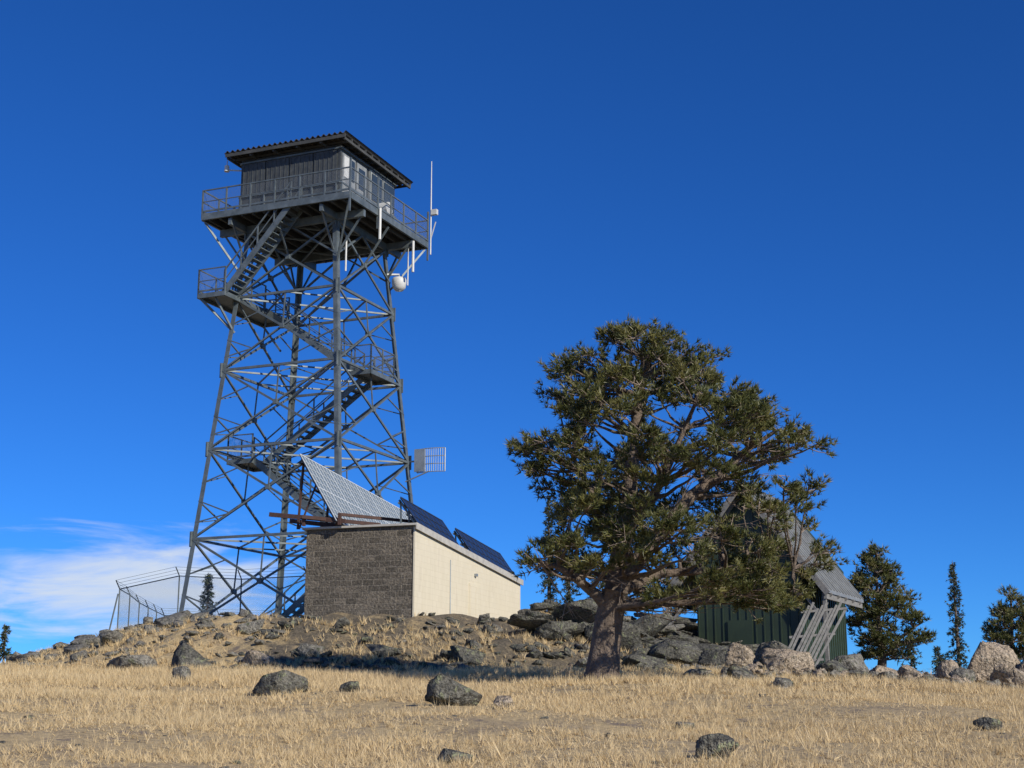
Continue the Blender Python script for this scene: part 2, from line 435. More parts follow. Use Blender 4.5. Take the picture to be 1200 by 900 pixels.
fx.box((D+.13,D+.02,dz1+1.35),(D+.42,D+.2,dz1+1.6)); fx.beam((D+.1,D+.1,dz1+.2),(D+.35,D+.1,dz1+1.0),.04)
fx.tube([(D+.05,2.1,dz0-1.5),(D+.05,2.1,dz0-.05)],[.06,.06],8)
fx.tube([(D+.12,-1.2,dz0-1.0),(D+.12,-1.2,dz0+.4)],[.06,.06],8)
fx.tube([(2.6,-2.0,16.7),(2.6,-2.0,15.2)],[.04,.04],8)
fx.tube([(2.75,.7,dz1+.75),(3.2,.7,dz1+.75)],[.3,.3],20)
fx.beam((-2.5,-2.2,cz1-.35),(-3.2,-2.6,cz1-.35),.05); fx.tube([(-3.2,-2.6,cz1-.42),(-3.2,-2.6,cz1-.15)],[.12,.1],12); fx.tube([(-3.2,-2.6,cz1-.15),(-3.2,-2.6,cz1+.1)],[.02,.02],6)
fx.obj('antennas_and_sensors',M_white,tower,False)
dm=MB(); z=15.85; lx=HH(z)+.45; ly=HH(z)+.05
prof=[(.02,-.36),(.18,-.33),(.29,-.2),(.33,0),(.33,.16),(.28,.26),(.02,.3)]
dm.tube([(lx,ly,z+q) for _,q in prof],[r_ for r_,_ in prof],20)
dm.tube([(lx-.5,ly-.25,z+.42),(lx,ly,z+.42),(lx,ly,z+.28)],[.05,.05,.05],8)
dm.tube([(lx+.38,ly+.1,z-.1),(lx+.38,ly+.1,z+2.0)],[.03,.03],6)
dm.obj('dome_antenna',M_white,tower,True)
ga=MB(); z=7.8; gx=HH(z)+.25; gy=HH(z)
def gp(t,v): return (gx+.15+t*1.35,gy-.1+.5*(t-.5)**2*1.2,z+v)
for k in range(15):
    t=k/14; ga.tube([gp(t,-.52),gp(t,.52)],[.014 if 0<k<14 else .03]*2,6)
for v in (-.52,-.17,.17,.52):
    ga.tube([gp(k/8,v) for k in range(9)],[.02]*9,6)
ga.box((gx+.12,gy-.2,z-.5),(gx+.62,gy-.12,z+.5))
ga.beam((gx-.4,gy,z),(gx+.3,gy,z),.07); ga.beam((gx-.35,gy-.1,z-.9),(gx+.8,gy-.1,z-.5),.05)
ga.obj('grid_antenna',M_steel_l,tower)

# ------------------------------------------------------------------ block building
BO=(-3.33,50.0); BZ=5.0
bld=empty('concrete_block_building',(BO[0],BO[1],BZ),math.radians(-18))
Wd,Ln=4.0,11.7
def rt(y): return 3.2-.85*y/Ln
w=MB()
w.quadbox([(-Wd,0,-1.2),(0,0,-1.2),(0,Ln,-1.2),(-Wd,Ln,-1.2),(-Wd,0,rt(0)),(0,0,rt(0)),(0,Ln,rt(Ln)),(-Wd,Ln,rt(Ln))],0)
w.obj('block_walls',M_block,bld)
w=MB()
w.quadbox([(.003,-.03,-1.2),(.06,-.03,-1.2),(.06,Ln,-1.2),(.003,Ln,-1.2),(.003,-.03,rt(0)-.02),(.06,-.03,rt(0)-.02),(.06,Ln,rt(Ln)-.02),(.003,Ln,rt(Ln)-.02)],0)
w.obj('side_wall_render',M_stucco,bld)
w=MB(); ov=.12
w.quadbox([(-Wd-ov,-ov,rt(0)+.02),(ov,-ov,rt(0)+.02),(ov,Ln+ov,rt(Ln)+.0),(-Wd-ov,Ln+ov,rt(Ln)+.0),
           (-Wd-ov,-ov,rt(0)+.09),(ov,-ov,rt(0)+.09),(ov,Ln+ov,rt(Ln)+.07),(-Wd-ov,Ln+ov,rt(Ln)+.07)],0)
w.beam((ov+.02,-ov,rt(0)-.01),(ov+.02,Ln+ov,rt(Ln)-.03),.04,.22,0)
w.obj('roof_slab',M_trim,bld)
w=MB()
w.box((.063,5.4,-.6),(.10,6.7,1.75),0); w.box((.10,5.5,-.5),(.112,6.04,1.66),0); w.box((.10,6.07,-.5),(.112,6.6,1.66),0)
w.obj('service_door',M_stucco,bld)
w=MB(); w.box((.063,6.0,2.05),(.16,6.15,2.15),0); w.tube([(.08,3.4,-.3),(.08,3.4,2.4)],[.018]*2,6)
w.obj('vent_and_conduit',M_steel_l,bld)

def solar(name,x0,x1,zlo,zhi,y0,y1,matc,matl,nl,nr,lw=.03,drop=.85/Ln):
    e=empty(name,(BO[0],BO[1],BZ),math.radians(-18))
    def P(s,t,off=0):
        y=y0+(y1-y0)*t; x=x0+(x1-x0)*s; z=zlo+(zhi-zlo)*s-drop*y
        nrm=Vector((zhi-zlo,0,x0-x1)).normalized()
        return Vector((x,y,z))+nrm*off
    m=MB(); m.quadbox([P(0,0,-.04),P(0,1,-.04),P(1,1,-.04),P(1,0,-.04),P(0,0),P(0,1),P(1,1),P(1,0)],0); m.obj('cells',matc,e)
    m=MB()
    up=Vector((zhi-zlo,0,x0-x1)).normalized()
    for k in range(nl+1):
        ww=lw*(2.2 if k%4==0 else 1)
        m.beam(P(0,k/nl,.006),P(1,k/nl,.006),ww,.012,0,up)
    for k in range(nr+1):
        ww=lw*(2.2 if k in(0,nr) or k%5==0 else 1)
        m.beam(P(k/nr,0,.008),P(k/nr,1,.008),ww,.014,0,up)
    m.obj('frame_lines',matl,e)
    m=MB()
    for t in np.linspace(.03,.97,6):
        a=P(0,t,-.12); b=P(1,t,-.12); m.beam(a,b,.05,.07)
        if zhi-zlo>1.5:
            m.beam(P(.95,t,-.12),(P(.95,t).x-.25,P(1,t).y,rt(b.y)+.05),.07); m.beam(P(.6,t,-.12),(P(.95,t).x-.2,P(1,t).y,rt(b.y)+.05),.05)
        else: m.beam(P(.95,t,-.1),(P(.95,t).x-.05,P(1,t).y,rt(b.y)+.05),.05)
        m.beam(P(.06,t,-.08),(P(.06,t,-.08).x,a.y,rt(a.y)+.05),.06)
    for s in (.1,.5,.92): m.beam(P(s,0.01,-.18),P(s,.99,-.18),.06,.06)
    m.obj('mounting_frame',M_brown if zhi-zlo>1.5 else M_steel,e)
    return e
M_line=simple('panel_lines',(.55,.58,.58),(.45,.48,.49),3,.5)
M_lined=simple('panel_lines_dark',(.045,.055,.075),(.03,.04,.06),3,.4)
solar('solar_panel_array',-2.7,-4.15,3.42,5.8,-.4,Ln-.2,M_cell,M_line,40,10,.024)
solar('solar_panel_array',-.05,-.75,3.36,4.35,.6,4.7,M_celld,M_lined,8,3,.02)
solar('solar_panel_array',-.05,-.75,3.36,4.35,6.1,11.5,M_celld,M_lined,10,3,.02)
bm_=empty('timber_roof_rack',(BO[0],BO[1],BZ),math.radians(-18)); m=MB()
m.beam((-5.3,-.3,3.78),(-2.4,-.3,3.42),.1,.15); m.beam((-5.1,.9,3.7),(-2.6,.9,3.36),.1,.15)
m.beam((-3.9,-.6,3.6),(-1.4,.4,3.34),.12,.12); m.beam((-2.6,-.35,3.66),(-.9,2.6,3.7),.1,.1); m.beam((-2.6,-.35,3.3),(-2.6,-.35,3.7),.1)
m.beam((-3.9,-.45,3.3),(-3.9,-.45,3.66),.1); m.beam((-.9,2.5,3.0),(-.9,2.5,3.68),.08)
m.obj('timbers',M_brown,bm_)

# ------------------------------------------------------------------ green cabin
gx0,gy0=8.3,52.4; gz=3.3
cab=empty('green_cabin',(gx0,gy0,gz),math.radians(-27))
m=MB(); hw=1.9; ap=6.6; rw=3.0; ez=2.7
def rz_(x): return ap-(ap-ez)*abs(x)/rw
def prism(mb,y0,y1,pts,mi):
    n=len(pts); k=len(mb.v); mb.v+=[(p[0],y0,p[1]) for p in pts]+[(p[0],y1,p[1]) for p in pts]
    mb.f.append(tuple(range(k,k+n))); mb.m.append(mi); mb.f.append(tuple(range(k+2*n-1,k+n-1,-1))); mb.m.append(mi)
    for i in range(n):
        j=(i+1)%n; mb.f.append((k+i,k+n+i,k+n+j,k+j)); mb.m.append(mi)
prism(m,0,6,[(-hw,-.8),(hw,-.8),(hw,rz_(hw)-.1),(0,ap-.1),(-hw,rz_(hw)-.1)],0)
x=-hw+.05
while x<hw:
    m.box((x,-.03,-.6),(x+.04,-.002,rz_(x)-.25),0); x+=.3
y=.1
while y<6: 
    m.box((hw+.002,y,-.6),(hw+.03,y+.04,rz_(hw)-.25),0); y+=.3
m.obj('siding',M_green,cab)
m=MB()
LY=4.4
for s in (-1,1):
    a=Vector((0,-.5,ap)); b=Vector((s*rw,-.5,ez)); a2=Vector((0,LY,ap)); b2=Vector((s*rw,LY,ez)); t=Vector((0,0,.1))
    m.quadbox([b,a,a2,b2,b+t,a+t,a2+t,b2+t])
    for k in range(13):
        y=-.45+k*(LY+.4)/12; m.beam((0,y,ap+.12),(s*rw,y,ez+.12),.05,.06)
m.obj('roof',M_shedroof,cab)
m=MB()
for s in (-1,1):
    m.beam((0,-.55,ap-.02),(s*rw,-.55,ez-.02),.08,.2)
    m.beam((s*(rw-.1),-.5,ez-.1),(s*(rw-.1),LY,ez-.1),.1,.2)
    for k in range(5): m.beam((s*.3,-.1+k*1.0,ap-.45),(s*rw,-.1+k*1.0,ez-.08),.08,.14)
    m.beam((s*(rw-.15),-.4,-.6),(s*(rw-.15),-.4,ez-.0),.12); m.beam((s*(rw-.15),-.4,ez-1.0),(s*hw,-.3,ez+.3),.08)
m.obj('roof_timbers',M_greywood,cab)
m=MB(); m.box((-.75,-.06,-.3),(.15,-.031,1.9)); m.obj('door',M_green,cab)
sf=empty('wooden_snow_fence',(9.3,49.4,Hs(9.3,49.4)+.25),math.radians(-10)); m=MB()
for k in range(9):
    a=Vector((-.65+k*.15,0,-.3)); b=a+Vector((1.2,.5,2.35+.12*math.sin(k*2.1))) 
    m.beam(a+Vector((0,0,k*.02)),b,.08,.03,0,(0,-1,0))
for t in (.15,.5,.85):
    a=Vector((-.75,.06,-.2))+Vector((1.2,.5,2.4))*t; m.beam(a,a+Vector((1.5,0,.1)),.08,.03,0,(0,-1,.2))
m.obj('boards',M_greywood,sf)

# ------------------------------------------------------------------ chain link fence
fn=empty('chain_link_fence',(0,0,0)); m=MB(); mp=MeshPanels()
P=[(-7.4,53.6),(-15.3,58),(-16.3,70),(-6.5,73)]
for i in range(3):
    a=Vector(P[i]); b=Vector(P[i+1]); L=(b-a).length; k=round(L/2.6)
    prev=None
    for q in range(k+1):
        p=a.lerp(b,q/k); z=Hs(p.x,p.y)
        zt=max(z+1.75,6.62)
        if q<k or i==2: m.tube([(p.x,p.y,z-.3),(p.x,p.y,zt+.02)],[.03,.03],6)
        m.beam((p.x,p.y,zt),(p.x-.1,p.y-.25,zt+.32),.03)
        if prev:
            pp,pz,pt=prev
            m.beam((pp.x,pp.y,pt),(p.x,p.y,zt),.035)
            mp.add((pp.x,pp.y,pz),(p.x,p.y,z),(p.x,p.y,zt),(pp.x,pp.y,pt))
            for s in (.33,.66,1): m.beam((pp.x-.1*s,pp.y-.25*s,pt+.32*s),(p.x-.1*s,p.y-.25*s,zt+.32*s),.01)
        prev=(p.copy(),z,zt)
m.tube([(-15.75,57.8,4.1),(-15.35,58,6.6)],[.035,.035],6)
m.obj('posts_and_rails',M_steel,fn); mp.obj('mesh',fn)

# ------------------------------------------------------------------ rocks
def hull(seed,sub=1,flat=.7):
    r=random.Random(seed); bm=bmesh.new()
    for _ in range(14):
        v=Vector((r.gauss(0,1),r.gauss(0,1),r.gauss(0,1))).normalized()
        mx=max(abs(v.x),abs(v.y),abs(v.z)); v=v*(.5+.5/mx*.8)
        bm.verts.new((v.x*.5,v.y*.5*(.75+.3*r.random()),v.z*.5*flat))
    res=bmesh.ops.convex_hull(bm,input=bm.verts)
    bmesh.ops.delete(bm,geom=[e for e in res['geom_interior'] if isinstance(e,bmesh.types.BMVert)],context='VERTS')
    bmesh.ops.bevel(bm,geom=list(bm.edges),offset=.018,segments=1,affect='EDGES')
    bmesh.ops.triangulate(bm,faces=bm.faces)
    for _ in range(sub):
        bmesh.ops.subdivide_edges(bm,edges=list(bm.edges),cuts=1)
    if sub:
        for v in bm.verts: v.co+=v.co.normalized()*r.uniform(-.02,.02)
        bmesh.ops.triangulate(bm,faces=bm.faces)
    bm.verts.ensure_lookup_table()
    V=np.array([v.co[:] for v in bm.verts]); F=np.array([[v.index for v in f.verts] for f in bm.faces])
    bm.free(); return V,F
protos=[hull(s,1,random.uniform(.5,.8)) for s in range(14)]
def rotm(yaw,tx,ty): return np.array((Matrix.Rotation(yaw,3,'Z')@Matrix.Rotation(tx,3,'X')@Matrix.Rotation(ty,3,'Y')))
def boulder(x,y,w,h,mat,seed,yaw=0,tilt=0.,sink=.2):
    V,F=hull(seed+100,2,.75)
    ext=V.max(0)-V.min(0); V=V/ext
    V=V*np.array([w,w*.75,h*(1+sink)])
    V=V@rotm(yaw,0,tilt).T
    z=Hs(x,y)+h*(1+sink)/2-h*sink
    return np_mesh('boulder',V,F,mat,None,(x,y,z))
def pile(name,items,mat):
    VV=[];FF=[];n=0
    for (x,y,w,h,yaw,tx,ty,zo) in items:
        V,F=random.choice(protos); V=V*np.array([w,w*random.uniform(.6,1),h/.65]); V=V@rotm(yaw,tx,ty).T
        V=V+np.array([x,y,Hs(x,y)+zo]); VV.append(V); FF.append(F+n); n+=len(V)
    return np_mesh(name,np.concatenate(VV),np.concatenate(FF),mat)
U=random.uniform
itd=[];itg=[]
for _ in range(820):
    x=U(-9.5,10.5); y=U(42.0,50.3)
    if x<-3 and random.random()<.4: continue
    if x<-3.3 and y>49.7: continue
    s=abs(random.gauss(0,1)); w=.16+.33*s
    if 1<x<8: w*=1.25
    (itg if random.random()<.15 else itd).append((x,y,w,w*U(.25,.55),U(0,6.3),U(-.4,.4),U(-.5,.5),U(-.04,.1)))
for _ in range(105):
    x=U(.5,8.2); y=U(48.5,56); w=U(.4,1.8)
    (itg if random.random()<.2 else itd).append((x,y,w,w*U(.18,.36),U(-.6,.6),U(-.25,.25),U(-.4,.4),U(.0,.38)))
pile('rock_outcrop',itd,M_rockd)
for _ in range(210):
    x=U(-17.5,-6.5); y=U(48.5,56.5); w=.2+.33*abs(random.gauss(0,1))
    itg.append((x,y,w,w*U(.3,.6),U(0,6.3),U(-.2,.2),U(-.3,.3),U(-.02,.1)))
for _ in range(22):
    x=U(-17,-11); y=U(51,55); w=U(.8,1.7)
    itg.append((x,y,w,w*U(.25,.42),U(0,6.3),U(-.1,.1),U(-.25,.25),U(0,.2)))
pile('rock_outcrop',itg,M_rockg)
it=[]
for _ in range(300):
    x=U(4.5,17.5); y=U(36.5,46.5); w=.17+.28*abs(random.gauss(0,1))
    it.append((x,y,w,w*U(.4,.75),U(0,6.3),U(-.4,.4),U(-.4,.4),U(0,.15)))
pile('rock_pile',it,M_rockg)
it=[]
for _ in range(140):
    x=U(6,17.5); y=U(37,46.5); w=.2+.28*abs(random.gauss(0,1))
    it.append((x,y,w,w*U(.45,.8),U(0,6.3),U(-.4,.4),U(-.4,.4),U(.02,.2)))
pile('rock_pile',it,M_rockt)
it=[]
for _ in range(90):
    y=U(15,42); x=U(-.36,.36)*y; w=U(.06,.24)
    it.append((x,y,w,w*.5,U(0,6.3),0,0,0))
pile('stones',it,M_rockd)
bl=[(-4.52,29.6,1.15,.46,M_rockd),(-1.0,26,1.0,.55,M_rockd),(2.15,16,.46,.26,M_rockd),(-.66,16.9,.42,.17,M_rockd),
 (-.14,24.2,.38,.22,M_rockt),(-3.15,29.4,.42,.2,M_rockd),(2.45,21.6,.3,.13,M_rockg),(6.6,21,.42,.17,M_rockd),
 (-9.3,44,1.35,.8,M_rockd),(-7.6,44.5,1.1,.45,M_rockt),(-7.9,36,.45,.35,M_rockg),(5.9,33,.5,.25,M_rockg),(-11.5,45.5,1.6,.5,M_rockg),
 (7.7,42,1.45,.8,M_rockt),(8.2,45.0,1.9,1.1,M_rockg),(6.5,42.5,.9,.8,M_rockt),(8.7,40.3,1.05,.55,M_rockd),(9.5,42.5,1.2,.7,M_rockg),
 (9.9,40.5,.9,.55,M_rockt),(10.9,41,.85,.6,M_rockt),(12.2,42,.95,.65,M_rockt),(13.5,42.3,1.4,1.15,M_rockt),(12.9,39.0,1.1,.6,M_rockt),
 (14.6,42,1.1,.8,M_rockt),(11.8,39.6,.7,.45,M_rockg),(8.6,38.0,.9,.4,M_rockd),(9.6,38.2,.6,.35,M_rockg),(5.9,38.5,.9,.4,M_rockd),
 (5.3,47.5,2.4,.8,M_rockd),(3.4,48.6,2.0,.9,M_rockd),(6.4,45.6,1.6,.7,M_rockd),(1.5,48.8,1.7,.6,M_rockd),(4.2,45.2,1.7,.6,M_rockd),
 (2.7,50.5,2.3,.9,M_rockd),(4.6,50.8,2.0,.8,M_rockd),(6.6,49.0,2.0,.75,M_rockd),
 (-4.0,45.6,1.2,.4,M_rockd),(-6.2,46.3,.9,.4,M_rockg),(-1.4,45.0,1.1,.5,M_rockd)]
for i,(x,y,w_,h_,mt) in enumerate(bl):
    boulder(x,y,w_,h_,mt,i+40,U(-.4,.4),U(-.15,.15))

# ------------------------------------------------------------------ trees
def tufts(P,Dr,L,wd,K,spread,seed):
    r=np.random.default_rng(seed); n=len(P)
    P=np.repeat(P,K,0); Dr=np.repeat(Dr,K,0)
    d=Dr+spread*r.normal(size=P.shape); d/=np.linalg.norm(d,axis=1,keepdims=True)
    s=r.normal(size=P.shape); s-=np.sum(s*d,1,keepdims=True)*d; s/=np.linalg.norm(s,axis=1,keepdims=True)
    LL=L*r.uniform(.55,1.25,size=(len(P),1)); ww=wd*r.uniform(.6,1.4,size=(len(P),1))
    a=P-s*ww/2; b=P+s*ww/2; t=P+d*LL
    V=np.stack([a,b,t],1).reshape(-1,3); F=np.arange(len(V)).reshape(-1,3); return V,F
def bez(a,b,sag,n,r):
    a=Vector(a); b=Vector(b); m=(a+b)/2+Vector((r.uniform(-.15,.15),r.uniform(-.15,.15),sag))*(b-a).length*.5
    return [(a*(1-t)**2+m*2*t*(1-t)+b*t*t)+Vector((r.uniform(-1,1),r.uniform(-1,1),r.uniform(-1,1)))*.03*(0<t<1) for t in [i/n for i in range(n+1)]]
def pine(x,y,scale,env,leaders,trunk,nclump,seed,tuft_n=62,L=.17,wd=.026,K=11,cr=(.34,.62),skip=None,twigs=0,lobe=0):
    r=random.Random(seed); z=Hs(x,y)-.05
    root=empty('pine_tree',(x,y,z)); m=MB()
    m.tube([p for p,_ in trunk],[q for _,q in trunk],18,jit=.07)
    spine=[]
    for ld in leaders:
        pts=[Vector(p) for p,_ in ld]; rad=[q for _,q in ld]
        pp=[];rr=[]
        for i in range(len(pts)-1):
            for t in (0,.33,.66):
                pp.append(pts[i].lerp(pts[i+1],t)+Vector((r.uniform(-.05,.05),r.uniform(-.05,.05),0))*(t>0)); rr.append(rad[i]*(1-t)+rad[i+1]*t)
        pp.append(pts[-1]); rr.append(rad[-1]); m.tube(pp,rr,9); spine+=list(zip(pp,rr))
    hs=[e[0] for e in env]
    P=[];Dd=[];tw=MB(); k=0; tries=0
    while k<nclump and tries<nclump*30:
        tries+=1
        h=r.uniform(hs[-1],hs[0]); xl=np.interp(h,hs[::-1],[e[1] for e in env][::-1]); xr=np.interp(h,hs[::-1],[e[2] for e in env][::-1])
        if r.random()>(xr-xl)/(max(e[2]-e[1] for e in env)): continue
        cx=(xl+xr)/2; ax=(xr-xl)/2; rho=r.uniform(.12,1)**.4; th=r.uniform(0,6.283)
        cr_=r.uniform(*cr); ax2=max(ax-cr_*.75,.1)*(1+lobe*(math.sin(h*3.7+math.cos(th)*1.9)+.6*math.sin(h*7.1-th*2)))
        c=Vector((cx+ax2*rho*math.cos(th),.82*ax2*rho*math.sin(th),h-cr_*.3))
        if skip and skip(c): continue
        best=min(spine,key=lambda s:(s[0]-c).length+ (2.5*max(0,s[0].z-c.z+.25)))
        path=bez(best[0],c,-.12 if c.z>2 else .1,6,r); ln=(c-best[0]).length
        r0=min(best[1]*.6,.02+.018*ln); m.tube(path,[r0*(1-i/6)+.01 for i in range(7)],5)
        outd=(c-Vector((cx*.6,0,h-1.2))).normalized()
        nt_=int(tuft_n*(cr_/.5)**2)
        nsub=max(5,int(10*cr_/.5)); subs=[]
        for q in range(nsub):
            dv=Vector((r.gauss(0,1),r.gauss(0,1),r.gauss(.15,.55))).normalized()*.8+outd*.6; dv.normalize()
            e=c+Vector((dv.x,dv.y,dv.z*.68))*cr_*r.uniform(.6,1.35); st_=c.lerp(best[0],r.uniform(.0,.25)*min(1,1/ln) if ln>0 else 0)
            tw.tube([st_,st_.lerp(e,.5)+Vector((0,0,-.03)),e],[.012,.009,.005],4,cap=False); subs.append((st_,e))
        for q in range(nt_):
            s_,e=r.choice(subs); t=math.sqrt(r.uniform(.12,1.1)); p=s_.lerp(e,t)+Vector((r.gauss(0,1),r.gauss(0,1),r.gauss(0,1)))*.05
            P.append(p[:]); dd=(e-s_).normalized()*.8+Vector((0,0,.45)); Dd.append(dd[:])
        k+=1
    inner=[s for s in spine if s[0].z<4.8 and s[0].x<3]
    for q in range(twigs):
        s=r.choice(inner); d=Vector((r.uniform(-.2,1),r.gauss(0,.5),r.gauss(.0,.22))).normalized(); e=s[0]+d*r.uniform(1.0,2.5)
        path=bez(s[0],e,r.uniform(-.3,.1),6,r); tw.tube(path,[.028*(1-i/6.5) for i in range(7)],4,cap=False)
        for w_ in range(6):
            a=path[r.randint(2,6)]; b=a+(d+Vector((r.gauss(0,.6),r.gauss(0,.6),r.gauss(0,.6)))).normalized()*r.uniform(.3,.7); tw.tube([a,b],[.012,.004],4,cap=False)
    m.obj('trunk_and_limbs',M_bark,root,True); tw.obj('twigs',M_twig,root)
    V,F=tufts(np.array(P),np.array(Dd),L,wd,K,.62,seed); np_mesh('foliage',V,F,M_pine,root)
    root.scale=(scale,)*3
    return root
ENV=[(8.5,.2,1.9),(8.3,-.9,2.7),(7.9,-1.35,3.1),(7.25,-1.5,3.3),(6.95,-1.5,4.2),(6.4,-1.5,5.2),(5.9,-2.0,5.6),(5.5,-2.6,5.7),(5.0,-2.3,5.7),(4.2,-1.6,5.6),(3.4,-1.9,5.9),(2.8,-2.3,5.6),(2.35,-1.9,5.3),(1.85,1.0,4.9)]
TR=[((0,0,-.4),.68),((0,0,.0),.50),((.03,0,.25),.41),((.10,0,.8),.355),((.2,.02,1.5),.325),((.34,0,2.15),.29)]
LD=[[((.3,0,1.95),.28),((.5,.1,3.2),.23),((.75,.0,4.8),.18),((.95,-.1,6.4),.12),((1.1,0,7.8),.04)],
    [((.34,0,2.05),.22),((1.15,-.3,3.2),.18),((2.2,-.2,4.4),.14),((3.4,.1,5.4),.09),((4.3,0,6.0),.04)],
    [((.22,0,1.75),.16),((-.3,-.2,2.2),.12),((-1.0,-.3,2.7),.08),((-1.7,-.2,2.9),.03)],
    [((.36,0,2.1),.15),((1.5,.4,2.6),.11),((3.0,.4,2.7),.08),((4.6,.2,2.7),.04)],
    [((.48,.1,3.0),.15),((.0,.8,4.4),.11),((-.6,1.0,5.6),.05)],
    [((.55,0,3.4),.13),((1.4,-1.0,4.6),.09),((2.2,-1.4,6.4),.04)]]
def skp(c):
    if 2.9<c.x<3.6 and c.z>6.9: return True
    if c.x<-1.25 and 3.5<c.z<4.5: return True
    if c.x<1.0 and c.z<2.5 and c.x>-1.0: return True
    if c.x>4.4 and 4.6<c.z<5.15: return True
    if c.x>4.8 and 3.5<c.z<3.8: return True
    if 2.0<c.x<4.6 and 3.6<c.z<5.0 and c.y<0 and (c.x*7.3+c.z*3.1)%1<.6: return True
    g=math.sin(c.x*2.3+1)*math.sin(c.y*2.1+.4)*math.sin(c.z*2.7+.8)
    return g>.34
pine(2.08,35,1.0,ENV,LD,TR,300,5,skip=skp,twigs=36,tuft_n=60,K=10,wd=.028,lobe=.06,cr=(.32,.62))
ENV2=[(5.5,-.3,.4),(4.8,-1.0,.9),(3.8,-1.5,1.6),(2.8,-1.3,2.2),(2.0,-1.2,2.2),(1.2,-.8,1.3)]
TR2=[((0,0,-.4),.25),((0,0,.4),.2),((.1,0,1.2),.17)]
LD2=[[((.1,0,1.1),.16),((.0,0,3),.1),((.1,0,5.2),.03)],[((.1,0,1.2),.1),((.9,.1,2),.07),((1.8,0,2.6),.03)]]
pine(14.7,60,1.0,ENV2,LD2,TR2,95,21,tuft_n=36,K=8,L=.2,wd=.04,lobe=.1)
ENV3=[(4.2,-.3,.6),(3.4,-.9,1.4),(2.6,-1.3,1.6),(1.9,-.9,1.8),(1.5,-.5,1.4)]
LD3=[[((.0,0,1.1),.12),((.1,0,2.6),.08),((.2,0,4),.03)]]
pine(21.6,65,1.05,ENV3,LD3,TR2,50,33,tuft_n=36,K=8,L=.2,wd=.04,lobe=.1)
pine(6.9,63,.8,ENV3,LD3,TR2,24,35,tuft_n=30,K=8,L=.2,wd=.035)
pine(4.3,66,.85,ENV3,LD3,TR2,22,37,tuft_n=30,K=8,L=.2,wd=.035)

def spruce(x,y,h,rad,seed,dens=1.0,top=1.0):
    r=random.Random(seed); z=Hs(x,y)-.1; root=empty('spruce_tree',(x,y,z)); m=MB()
    m.tube([(0,0,-.3),(0,0,h*.5),(0,0,h)],[.03+h*.014,.02+h*.008,.01],7)
    P=[];Dd=[]
    zz=h*.06
    while zz<h*.985:
        f=1-zz/h; R=rad*(f**.75)*r.uniform(.6,1.15)+.05
        nb=max(3,int(7*dens*r.uniform(.6,1.2)))
        for b in range(nb):
            th=r.uniform(0,6.283); R2=R*r.uniform(.6,1.15); e=Vector((math.cos(th)*R2,math.sin(th)*R2,zz-R2*.28)); s=Vector((0,0,zz+.05))
            m.tube([s,s.lerp(e,.5),e],[.018,.012,.005],3,cap=False)
            nn=max(2,int(R2*15))
            for q in range(nn):
                t=r.uniform(.2,1.05); p=s.lerp(e,t)+Vector((r.gauss(0,.05),r.gauss(0,.05),r.gauss(-.02,.05)))
                P.append(p[:]); dd=(e-s).normalized()+Vector((0,0,.1)); Dd.append(dd[:])
        zz+=max(.1,.17*(.5+f))
    m.obj('trunk_and_branches',M_bark,root)
    V,F=tufts(np.array(P),np.array(Dd),.15,.045,7,.8,seed); np_mesh('foliage',V,F,M_spruce,root); return root
spruce(2.0,80,11.1,.9,1,.9); spruce(3.15,82,9.9,.8,2,.9); spruce(-14.3,70,4.9,.8,3); spruce(-20.3,60,2.1,.6,4)
spruce(22.3,75,6.9,.7,5); spruce(17.0,64,2.6,.6,6); spruce(18.8,66,1.7,.5,7); spruce(16.0,70,1.9,.5,8); spruce(6.0,84,7.0,.7,9,.8)
spruce(20.4,72,2.4,.55,11); spruce(24.5,72,2.4,.5,12); spruce(19.3,60,1.6,.45,13); spruce(5.0,78,5.6,.6,14,.8)

# ------------------------------------------------------------------ grass
def fld(x,y): return .5+.25*(np.sin(x*.8+y*.5)+np.sin(x*-.6+y*1.3+2))+.25*np.sin(x*2.7+1.1*y)*np.sin(y*2.1-x)
def grass(n,ylo,yhi,L,wd,K,seed,thr,spr=.42,drop=.75):
    r=np.random.default_rng(seed); y=ylo+(yhi-ylo)*r.random(n); x=(r.random(n)*2-1)*(.38*y+1.2)
    f=fld(x,y)+r.normal(size=n)*.22; k=f>thr; x=x[k];y=y[k]
    if drop: 
        keep=~((y>42.5)&(x>-10)&(x<10)&(r.random(len(x))<drop)); x=x[keep];y=y[keep]
    keep=~((y>38.5)&(x>5.5)&(r.random(len(x))<.6)); x=x[keep];y=y[keep]
    ok=~((y>49.5)&(x>-8)&(x<1)); x=x[ok];y=y[ok]
    P=np.stack([x,y,H(x,y)-.01],1); D_=np.tile(np.array([[-.12,.0,1.]]),(len(P),1))+r.normal(size=P.shape)*np.array([.3,.3,.0])
    P=P+r.normal(size=P.shape)*np.array([.03,.03,0])
    return tufts(P,D_,L,wd,K,spr,seed)
parts=[grass(40000,13,32,.07,.009,6,1,.3,.8),grass(17000,13,30,.15,.008,8,6,.5,.45),grass(30000,27,47,.15,.015,6,2,.2),
       grass(3200,13,48,.30,.009,11,3,.75,.28),grass(15000,33,44,.24,.015,7,4,.35,.35),grass(15000,43,56,.24,.022,8,5,.45,.35,0)]
VV=[];FF=[];n=0
for V_,F_ in parts: VV.append(V_);FF.append(F_+n);n+=len(V_)
np_mesh('grass',np.concatenate(VV),np.concatenate(FF),M_grass)

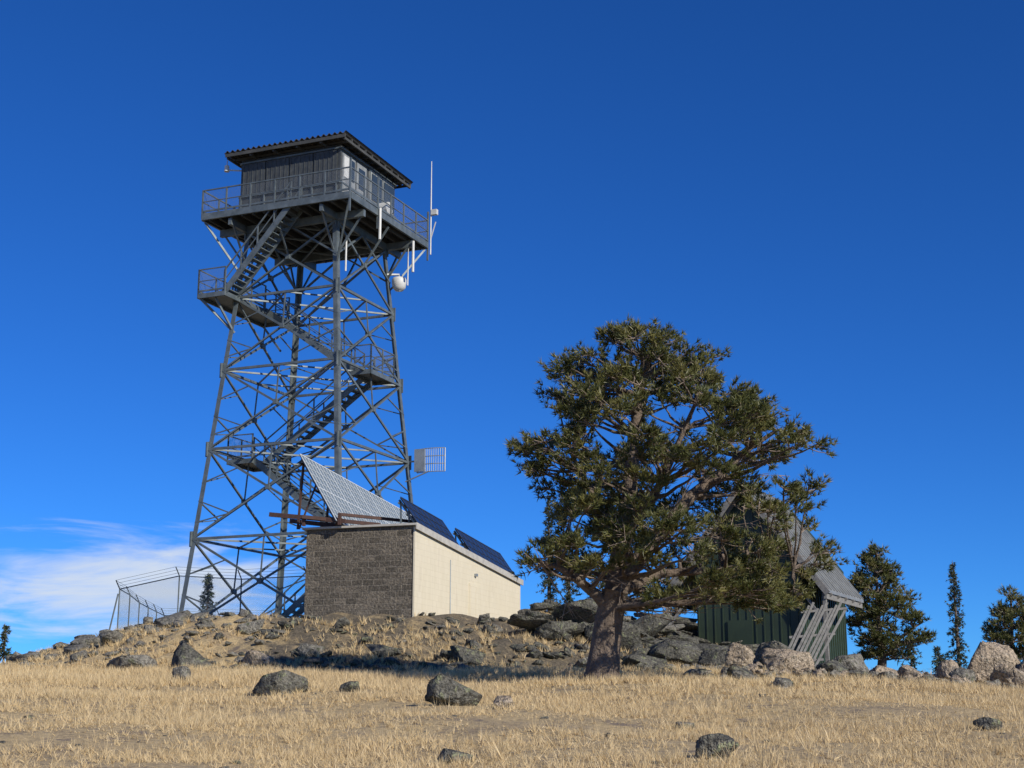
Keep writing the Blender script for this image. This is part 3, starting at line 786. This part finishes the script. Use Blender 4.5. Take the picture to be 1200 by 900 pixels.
# ------------------------------------------------------------------ sky, sun, camera
SE=math.radians(28); sh=Vector((.67,-.74)).normalized(); az=math.atan2(sh.x,sh.y)
wd_=bpy.data.worlds.new('World'); scene.world=wd_; wd_.use_nodes=True; nt=wd_.node_tree
bg=nt.nodes['Background']; sky=N(nt,'ShaderNodeTexSky'); sky.sky_type='NISHITA'; sky.sun_disc=False
sky.sun_elevation=SE; sky.sun_rotation=az; sky.altitude=3200; sky.air_density=1.0; sky.dust_density=.1; sky.ozone_density=3.0
hs_=N(nt,'ShaderNodeHueSaturation'); hs_.inputs['Saturation'].default_value=1.13; nt.links.new(sky.outputs[0],hs_.inputs['Color'])
skc=mixc(nt,1.0,hs_.outputs[0],(.28,.76,1.38),'MULTIPLY')
tc=N(nt,'ShaderNodeTexCoord'); sp=N(nt,'ShaderNodeSeparateXYZ'); nt.links.new(tc.outputs['Generated'],sp.inputs[0])
mp_=N(nt,'ShaderNodeMapping'); mp_.inputs['Scale'].default_value=(7,7,34); mp_.inputs['Rotation'].default_value=(0,.10,0); nt.links.new(tc.outputs['Generated'],mp_.inputs[0])
wn=N(nt,'ShaderNodeTexNoise'); wn.inputs['Scale'].default_value=1.2; wn.inputs['Detail'].default_value=6; wn.inputs['Roughness'].default_value=.6; wn.inputs['Distortion'].default_value=.5
nt.links.new(mp_.outputs[0],wn.inputs['Vector']); nz=wn.outputs['Fac']
low=mth(nt,'MULTIPLY',mr(nt,sp.outputs[2],.15,.088),mr(nt,sp.outputs[2],.05,.085,.5,1)); left=mr(nt,sp.outputs[0],-.09,-.22)
env_=mth(nt,'MULTIPLY',low,left)
cl=mr(nt,mth(nt,'ADD',nz,mth(nt,'MULTIPLY',env_,.42)),.64,.98,0,.92)
cl=mth(nt,'MULTIPLY',cl,mr(nt,env_,.02,.3))
cm=mixc(nt,cl,skc,(7.4,8.2,9.4))
nt.links.new(cm,bg.inputs[0]); bg.inputs[1].default_value=.09
wd_.cycles.sampling_method='MANUAL'; wd_.cycles.sample_map_resolution=256
sl=bpy.data.lights.new('sun','SUN'); sl.energy=5.0; sl.angle=math.radians(.53); sl.color=(1,.93,.81)
so=bpy.data.objects.new('sun',sl); COL.objects.link(so)
to=Vector((sh.x*math.cos(SE),sh.y*math.cos(SE),math.sin(SE))); so.rotation_euler=to.to_track_quat('Z','Y').to_euler(); so.location=(30,-10,40)
cd=bpy.data.cameras.new('camera'); cd.sensor_width=36; cd.lens=36*1733/1200; cd.clip_end=20000; cd.clip_start=.1
co=bpy.data.objects.new('camera',cd); COL.objects.link(co); co.location=(0,0,1.6); co.rotation_euler=(math.radians(90+13),0,0)
scene.camera=co
scene.view_settings.view_transform='Standard'; scene.view_settings.look='None'; scene.view_settings.exposure=0
